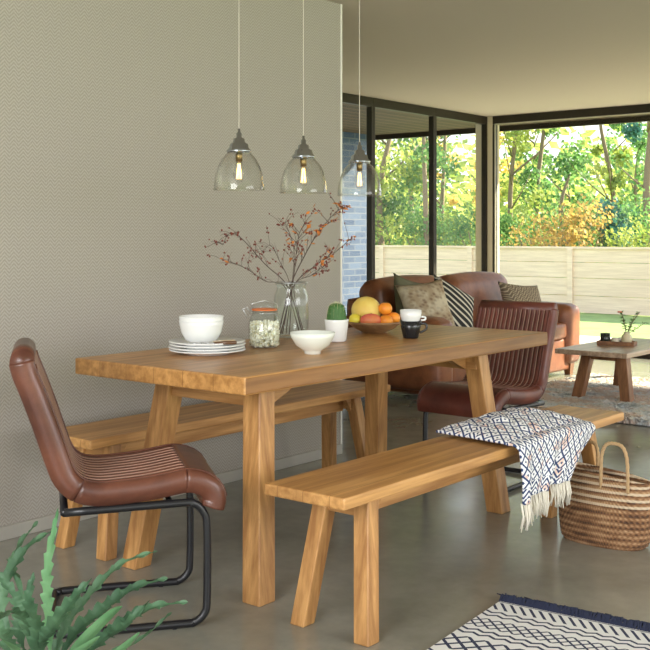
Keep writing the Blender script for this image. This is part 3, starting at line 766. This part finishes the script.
# fruit bowl
FX, FY = 3.90, 2.88
wood_bowl = oak('bowl_wood', 'x', (.42,.26,.13), (.22,.12,.06))
o = MB().lathe([(0,0),(.05,0),(.055,.004),(.09,.020),(.118,.042),(.124,.050),(.120,.052),(.088,.028),(.05,.014),(0,.012)], 48).build('fruit_bowl', wood_bowl, smooth=True)
o.location = (FX, FY, TZ); tag(o, 'shallow dark wooden bowl heaped with fruit', 'bowl')
def fruit(name, label, c, r, scl, colr, colr2, rz=0, stem=None, rough=.4, sub=None):
    m = mat(name+'_skin', colr, rough); k = N(m); k.color(k.ramp(k.noise(k.coord(), 12, 3), [(.35, colr), (.65, colr2)])); k.bump(k.noise(k.coord(), 220, 2), .15, .001)
    t = thing(name, label, 'fruit', (FX + RT.x*c[0] + FW.x*c[1], FY + RT.y*c[0] + FW.y*c[1], TZ + c[2]), rz)
    rings_, seg_ = 18, 28; pr = []
    for q in range(rings_+1):
        a = PI*q/rings_; rr_ = r*math.sin(a); z = -r*math.cos(a)
        if sub == 'lemon': z *= 1+.16*(abs(math.cos(a))**14)
        if sub == 'dip': z -= .10*r*max(0, math.cos(PI-a))**10
        pr.append((rr_, z))
    MB().lathe(pr, seg_, (0,0,0), 1, Matrix.Diagonal(Vector(scl)).to_3x3() if sub != 'lemon' else Matrix.Rotation(PI/2, 3, 'Y') @ Matrix.Diagonal(Vector(scl)).to_3x3()).build('skin', m, t, smooth=True)
    if stem: MB().tube([(0,0,r*scl[2]*.88), (.002,0,r*scl[2]*1.06)], [.003,.002], 6).build('stem', mat('green_stalk', (.12,.14,.04), .7), t)
fruit('melon', 'large yellow melon at the back of the fruit bowl', (-.035, .032, .098), .068, (1,1,.93), (.75,.52,.10), (.82,.64,.18), 0, True, .5)
fruit('lemon', 'small bright yellow lemon at the left rim of the fruit bowl', (-.088, -.035, .062), .027, (1,1,1.1), (.80,.66,.05), (.85,.74,.10), R(70), None, .4, 'lemon')
fruit('mango', 'red and orange blushed mango in front of the melon', (-.018, -.058, .060), .036, (1.35,.9,.85), (.72,.09,.10), (.85,.28,.10), R(-51), True)
fruit('orange', 'orange sitting on top of the others, right of the melon', (.050, .0, .108), .031, (1,1,.95), (.85,.25,.02), (.90,.33,.03), 0, True, .45, 'dip')
fruit('orange', 'orange at the front right of the fruit bowl', (.050, -.052, .056), .031, (1,1,.95), (.85,.25,.02), (.90,.33,.03), 0, None, .45, 'dip')
fruit('orange', 'orange at the right rim of the fruit bowl behind the cup', (.088, .010, .064), .030, (1,1,.95), (.85,.27,.02), (.90,.33,.03), 0, None, .45, 'dip')

# cups: black cup with white one stacked inside
t = thing('cup', 'small black cup with a handle, a white cup standing in it', 'cup', (3.79, 2.605, TZ)); t.scale = (1.1,)*3
MB().lathe([(0,0),(.028,0),(.030,.004),(.037,.035),(.043,.068),(.041,.068),(.035,.035),(.027,.010),(0,.009)], 32).build('cup_body', black_glaze, t, smooth=True)
hd = (RT*.9 - FW*.2).normalized()
MB().tube(smooth_path([hd*.036+Vector((0,0,.056)), hd*.058+Vector((0,0,.056)), hd*.060+Vector((0,0,.036)), hd*.036+Vector((0,0,.022))], 5), .0045, 8).build('handle', black_glaze, t, smooth=True)
t = thing('cup', 'small white cup stacked inside the black cup', 'cup', (3.79, 2.605, TZ+.044)); t.scale = (1.1,)*3
MB().lathe([(0,0),(.026,0),(.028,.003),(.033,.025),(.041,.045),(.042,.070),(.040,.070),(.036,.040),(.025,.010),(0,.009)], 32).build('cup_body', ceramic, t, smooth=True)
MB().tube(smooth_path([hd*.040+Vector((0,0,.044)), hd*.056+Vector((0,0,.042)), hd*.055+Vector((0,0,.032)), hd*.040+Vector((0,0,.030))], 5), .004, 8).build('handle', ceramic, t, smooth=True)

# ---------------------------------------------------------------- patterned throw
def navy_pattern(name, white=(.88,.88,.89), navy=(.03,.055,.15), cell=.045, accent=True):
    m = mat(name, white, .95); k = N(m); t = k.n('ShaderNodeUVMap'); s = k.sep(t.outputs[0])
    a = k.math('ADD', s[0], s[1]); b = k.math('SUBTRACT', s[0], s[1])
    fa = k.math('PINGPONG', k.math('MULTIPLY', a, 1/cell), .5); fb = k.math('PINGPONG', k.math('MULTIPLY', b, 1/cell), .5)
    line = k.math('MINIMUM', fa, fb); cen = k.math('MAXIMUM', k.math('SUBTRACT', .5, fa), k.math('SUBTRACT', .5, fb))
    d1 = k.math('LESS_THAN', line, .105)
    d2 = k.math('LESS_THAN', cen, .12)
    band = k.math('PINGPONG', k.math('MULTIPLY', s[1], 1/.17), .5)
    bsel = k.math('LESS_THAN', band, .10)
    zz = k.math('SINE', k.math('MULTIPLY', k.math('ADD', s[1], k.math('PINGPONG', s[0], cell*.5)), 2*PI/.02))
    zz = k.math('GREATER_THAN', zz, .1)
    dd = k.math('MAXIMUM', d1, d2)
    f = k.n('ShaderNodeMix', data_type='FLOAT'); k.l(bsel, f.inputs[0]); k.l(dd, f.inputs[2]); k.l(zz, f.inputs[3])
    base = white
    if accent: base = k.ramp(k.noise(t.outputs[0], 14, 2), [(.57, white), (.63, (.80,.56,.46)), (.70, white)])
    k.color(k.mix(f.outputs[0], base, navy)); k.bump(k.noise(k.coord(), 240, 3), .3, .002)
    return m
m_throw = navy_pattern('navy_diamond_weave')
def throw():
    bm = bmesh.new(); uvl = bm.loops.layers.uv.new('UVMap')
    NA, NB = 60, 70; yf, yn = 2.205, 1.872; zt_ = .466
    top = yf-yn; drop = .185; tot = top+.03+drop; V = {}; UV = {}
    for i in range(NA+1):
        a = i/NA
        for j in range(NB+1):
            b = j/NB; s_ = b*tot
            x0 = 3.375; Wd = .60
            if s_ < top:      # lying on the bench
                y = yf - s_; x = x0 - .045*s_/top + Wd*a + .03*math.sin(3*s_/top)*a
                bl = (math.sin(PI*min(1, s_/top*1.0))**.7)*math.sin(PI*a)**.6
                z = zt_ + .006 + .042*bl + .010*abs(noise.noise(Vector((x*14, y*14, 3))))*2*min(1, 6*min(a, 1-a)+.15)
                if s_ > top-.03: z -= .003*(1-(top-s_)/.03)
            else:
                q = (s_-top)/(tot-top); ang = min(1, (s_-top)/.035)*PI/2
                hang = max(0, s_-top-.035)
                shrink = 1-.34*hang/drop
                x = x0 - .045 + Wd*a*shrink + .012*math.sin(a*9)*min(1, hang/.1)
                fold = .016*math.sin(a*17+1.0)*min(1, hang/.10) + .008*math.sin(a*31)*min(1, hang/.1)
                y = yn - .020*math.sin(ang) - .016 - abs(.004) - fold*.9 + (.0 if hang <= 0 else 0) + .016*(1-math.sin(ang))
                z = zt_ + .006 + .010*math.sin(PI*a) - .02*(1-math.cos(ang)) - hang*(1-.12*a)
            V[i,j] = bm.verts.new((x, y, z)); UV[i,j] = (a*.62, s_)
    for i in range(NA):
        for j in range(NB):
            f = bm.faces.new([V[i,j], V[i+1,j], V[i+1,j+1], V[i,j+1]])
            for lp, ij in zip(f.loops, ((i,j),(i+1,j),(i+1,j+1),(i,j+1))): lp[uvl].uv = UV[ij]
    edge = [V[i,NB].co.copy() for i in range(NA+1)]
    mb = MB(); mb.bm.free(); mb.bm = bm; return mb, edge
t = thing('throw_blanket', 'white throw with navy diamond weave draped over the front bench', 'blanket', (0,0,0))
mb, edge = throw()
o = mb.build('cloth', m_throw, t, smooth=True); sm = o.modifiers.new('solid', 'SOLIDIFY'); sm.thickness = .008; sm.offset = 1
rnd = random.Random(9); fr = MB()
for i in range(0, 61):
    p0 = edge[i]
    for q in range(2):
        L = rnd.uniform(.075,.10); dx = rnd.uniform(-.012,.012)
        s0 = p0 + Vector((rnd.uniform(-.003,.003), rnd.uniform(-.004,.004), .004))
        fr.tube([s0, s0+Vector((dx*.4, -.004+rnd.uniform(-.006,.006), -L*.5)), s0+Vector((dx, rnd.uniform(-.01,.01), -L))], [.0028,.0030,.0022], 5)
tag(fr.build('fringe', mat('cream_yarn', (.80,.75,.64), .95), t, smooth=True), kind='stuff')

# ---------------------------------------------------------------- woven basket
t = thing('woven_basket', 'round-bottomed straw shopping basket with loop handles beside the front bench', 'basket', (3.985, 1.815, 0))
m_bk = mat('woven_seagrass', (.42,.25,.12), .85); k = N(m_bk); s = k.sep(k.coord())
ang = k.math('ARCTAN2', s[1], s[0]); br = k.math('SINE', k.math('MULTIPLY', ang, 60)); row = k.math('SINE', k.math('MULTIPLY', s[2], 2*PI/.024))
wv = k.math('MULTIPLY', br, row); nz = k.noise(k.coord(scale=(1,1,3)), 9, 4, .7)
c = k.ramp(k.math('MULTIPLY_ADD', row, .13, k.math('MULTIPLY_ADD', wv, .08, nz)), [(.28,(.08,.037,.018)),(.5,(.25,.12,.052)),(.78,(.50,.31,.16))])
zb = k.math('PINGPONG', s[2], .012); bandm = k.math('MULTIPLY', k.math('GREATER_THAN', s[2], .155), k.math('LESS_THAN', zb, .0045))
c = k.mix(k.math('MULTIPLY', bandm, .75), c, (.74,.60,.42)); k.color(c); k.bump(wv, .5, .004)
rows = 46; prof = []
def bk_r(h):   # half width (y), half depth (x)
    q = h/.27
    return .150+.045*math.sin(PI*min(1,q*.75+.12))**.8 - .008*q, .080+.024*math.sin(PI*min(1, q*.65+.12))-.045*max(0, q-.45)/.55
bmk = MB(); rs = []; seg = 72
for i in range(rows+1):
    h = .27*i/rows; ry, rx = bk_r(h); w_ = .0022*math.cos(2*PI*i/2) ; f_ = min(1, (h+.006)/.02)**.5
    rs.append([bmk.bm.verts.new((math.copysign(abs(math.cos(2*PI*q/seg))**.8, math.cos(2*PI*q/seg))*(rx+w_)*(.88+.12*f_), math.copysign(abs(math.sin(2*PI*q/seg))**.85, math.sin(2*PI*q/seg))*(ry+w_)*(.9+.1*f_) - .02*h/.27, h + .018*(math.sin(2*PI*q/seg))*h/.27)) for q in range(seg)])
for A, B in zip(rs, rs[1:]):
    for q in range(seg): bmk.bm.faces.new([A[q], A[(q+1)%seg], B[(q+1)%seg], B[q]])
bmk.bm.faces.new(rs[0][::-1])
top = [v.co.copy() for v in rs[-1]]
o = bmk.build('body', m_bk, t, smooth=True); sm = o.modifiers.new('solid', 'SOLIDIFY'); sm.thickness = .007; sm.offset = -1
MB().tube(top, .007, 8, True).build('rim', m_bk, t, smooth=True)
def handle(x, y0, y1, h, lean):
    pts = smooth_path([(x, y0, .22), (x, y0, .28), (x+lean*.4, y0+.004*(1 if y1 > y0 else -1), .28+h*.6), (x+lean*.9, y0+(y1-y0)*.2, .28+h*.93), (x+lean, (y0+y1)/2, .28+h), (x+lean*.9, y0+(y1-y0)*.8, .28+h*.93), (x+lean*.4, y1-.004*(1 if y1 > y0 else -1), .28+h*.6), (x, y1, .28), (x, y1, .22)], 6)
    mb = MB()
    for ph in (0, 2*PI/3, 4*PI/3):
        q = []
        for i, p_ in enumerate(pts):
            tt = (pts[min(i+1,len(pts)-1)]-pts[max(i-1,0)]).normalized(); e = Vector((1,0,0)); f_ = tt.cross(e).normalized(); a = i*.9+ph
            q.append(p_ + (e*math.cos(a)+f_*math.sin(a))*.0035)
        mb.tube(q, .0042, 6)
    return mb
m_hd = mat('straw_handle', (.50,.33,.17), .85)
handle(-.062, -.015, -.125, .125, .0).build('handle', m_hd, t, smooth=True)
handle(.062, .155, .055, .09, .02).build('handle', m_hd, t, smooth=True)

# ---------------------------------------------------------------- patterned rug in front
m_rug = mat('navy_white_flatweave', (.75,.74,.70), .95); k = N(m_rug)
s = k.sep(k.coord())      # local: x = distance back from the fringe edge (negative), y along the edge
u = k.math('MULTIPLY', s[0], -1.0); yv = s[1]
def band(lo, hi): return k.math('MULTIPLY', k.math('GREATER_THAN', u, lo), k.math('LESS_THAN', u, hi))
# hooked slashes
sl = k.math('LESS_THAN', k.math('PINGPONG', k.math('ADD', yv, k.math('MULTIPLY', u, .7)), .0165), .0058)
f1 = k.math('MULTIPLY', band(.022, .085), sl)
e1 = band(.010, .015)
# zigzag lines
zz = k.math('PINGPONG', yv, .026)
def zig(c0, w_, amp=.55):
    return k.math('LESS_THAN', k.math('ABSOLUTE', k.math('SUBTRACT', k.math('SUBTRACT', u, c0), k.math('MULTIPLY', zz, amp))), w_)
f2 = k.math('MAXIMUM', zig(.105, .0055), zig(.135, .0055))
# double diamond bands
def diam(lo, hi, cell):
    a = k.math('PINGPONG', k.math('MULTIPLY', k.math('ADD', k.math('SUBTRACT', u, lo), yv), 1/cell), .5); b = k.math('PINGPONG', k.math('MULTIPLY', k.math('SUBTRACT', k.math('SUBTRACT', u, lo), yv), 1/cell), .5)
    return k.math('MULTIPLY', band(lo, hi), k.math('LESS_THAN', k.math('MINIMUM', a, b), .13))
f3 = diam(.175, .255, .04); f4 = k.math('MAXIMUM', zig(.275, .006), zig(.305, .006)); f5 = diam(.345, .46, .0575); f6 = k.math('MAXIMUM', zig(.49, .006), zig(.52,.006)); f7 = diam(.56, .64, .04)
tot = f1
for q in (e1, f2, f3, f4, f5, f6, f7): tot = k.math('MAXIMUM', tot, q)
c = k.mix(tot, (.74,.74,.72), (.022,.030,.07)); k.color(c); k.bump(k.noise(k.coord(), 260, 3), .35, .003)
t = thing('patterned_rug', 'white flatweave rug with navy zigzags and a dark fringe in the foreground', 'rug', (3.10, 1.775, 0), R(5))
MB().bx(-1.6, 0, -1.3, 0, .001, .010).build('woven_field', m_rug, t, bevel=.002)
fr = MB(); rnd = random.Random(12)
for i in range(420):
    y = -1.3*i/420 + rnd.uniform(-.002,.002)
    for q in range(2):
        a = rnd.uniform(-.9,.9); L = rnd.uniform(.028,.055)
        fr.tube([(-.006,y,.009), (L*.4, y+a*L*.3, .020+rnd.uniform(0,.008)), (L, y+a*L, .006+rnd.uniform(0,.012))], [.0028,.003,.0018], 4)
tag(fr.build('fringe', mat('navy_yarn', (.018,.024,.055), .95), t), kind='stuff')

# ---------------------------------------------------------------- fern in the front left corner
m_fern = leafmat('blue_green_frond', (.025,.075,.035), (.11,.22,.11), .12)
m_fern2 = leafmat('bright_green_frond', (.10,.26,.11), (.22,.42,.20), .25)
BP = at(45, 690, 2.45); PB = Vector((BP.x, BP.y, 0))
t = thing('potted_fern', 'blue-green fern with wavy lobed fronds in the near left corner', 'plant', PB)
MB().lathe([(0,0),(.075,0),(.080,.005),(.098,.145),(.100,.15),(.092,.15),(.090,.135),(0,.13)], 36).build('pot', mat('stone_grey_pot', (.32,.31,.28), .8), t, smooth=True)
MB().lathe([(0,.131),(.088,.131),(.088,.137),(0,.139)], 24).build('soil', mat('potting_soil', (.05,.035,.025), .95), t)
def frond(pts, wmax, lobes, m, seed, d0=2.45):
    rnd = random.Random(seed)
    P_ = [Vector((rnd.uniform(-.02,.02), rnd.uniform(-.02,.02), .135))] + [at(u, v, d) - PB for u, v, d in pts]
    path = smooth_path(P_, 34); n = len(path); mb = MB(); L = []
    for i, p_ in enumerate(path):
        tt = (path[min(i+1,n-1)]-path[max(i-1,0)]).normalized(); s_ = i/(n-1)
        side = tt.cross(FW*.8 + Vector((0,0,.6)) + RT*rnd.uniform(-.02,.02)); side = side.normalized() if side.length > 1e-4 else RT
        nr = side.cross(tt)
        wv_ = wmax*(math.sin(PI*min(1, s_*.93+.07))**.75)*(.12 if s_ < .16 else 1)
        if .16 <= s_ < .3: wv_ *= .12+.88*(s_-.16)/.14
        fr_ = (s_*lobes) % 1.0; fl_ = (s_*lobes+.5) % 1.0; lob = (.50+.50*fr_**1.3) if lobes > 0 else 1.0; lob2 = (.50+.50*fl_**1.3) if lobes > 0 else 1.0; rp = math.sin(s_*lobes*PI*1.0)*.004
        L.append([mb.bm.verts.new(p_ + side*wv_*lob + nr*(wv_*.25+rp)), mb.bm.verts.new(p_ + side*wv_*.5*lob + nr*(wv_*.05)), mb.bm.verts.new(p_ - nr*wv_*.12), mb.bm.verts.new(p_ - side*wv_*.5*lob + nr*(wv_*.05)), mb.bm.verts.new(p_ - side*wv_*lob2 + nr*(wv_*.25-rp))])
    for A, B in zip(L, L[1:]):
        for q in range(4): mb.bm.faces.new([A[q], A[q+1], B[q+1], B[q]])
    o = mb.build('frond', m, t, smooth=True, norm=False)
FR = [
 ([(22,600,2.5),(12,560,2.6),(38,521,2.7)], .020, 13, m_fern),
 ([(8,640,2.45),(2,590,2.5),(25,550,2.55),(54,530,2.6)], .022, 12, m_fern),
 ([(48,620,2.4),(47,570,2.38),(58,508,2.36)], .017, 12, m_fern2),
 ([(60,640,2.45),(85,600,2.5),(120,565,2.55),(158,551,2.6)], .018, 14, m_fern),
 ([(70,640,2.4),(100,612,2.4),(130,590,2.42),(168,578,2.45)], .024, 13, m_fern),
 ([(85,655,2.35),(120,625,2.33),(150,608,2.3),(188,602,2.28)], .020, 13, m_fern),
 ([(70,660,2.3),(85,640,2.22),(110,615,2.15),(122,606,2.1)], .013, 0, m_fern2),
 ([(90,670,2.3),(115,655,2.2),(140,632,2.12)], .012, 0, m_fern2),
 ([(60,665,2.2),(75,655,2.1),(100,636,2.0)], .013, 0, m_fern2),
 ([(20,640,2.4),(20,615,2.4),(10,590,2.4),(-14,570,2.4)], .024, 12, m_fern),
 ([(10,650,2.35),(0,630,2.3),(-20,615,2.3)], .026, 10, m_fern),
 ([(30,640,2.3),(25,620,2.25),(10,612,2.2),(-8,625,2.1)], .025, 10, m_fern),
 ([(60,640,2.5),(72,612,2.6),(80,590,2.7)], .018, 9, m_fern),
 ([(100,660,2.5),(140,640,2.6),(172,612,2.7)], .015, 10, m_fern),
 ([(20,660,2.25),(15,650,2.15),(2,640,2.0)], .013, 0, m_fern2),
 ([(40,650,2.3),(50,630,2.25),(72,600,2.2),(92,578,2.2)], .022, 12, m_fern),
 ([(35,655,2.3),(35,625,2.25),(28,600,2.2),(34,572,2.2)], .020, 11, m_fern),
 ([(80,650,2.4),(105,637,2.35),(125,625,2.3),(150,600,2.3)], .020, 12, m_fern),
]
for i, (pts, wm, lb, m) in enumerate(FR): frond(pts, wm, lb, m, 400+i)
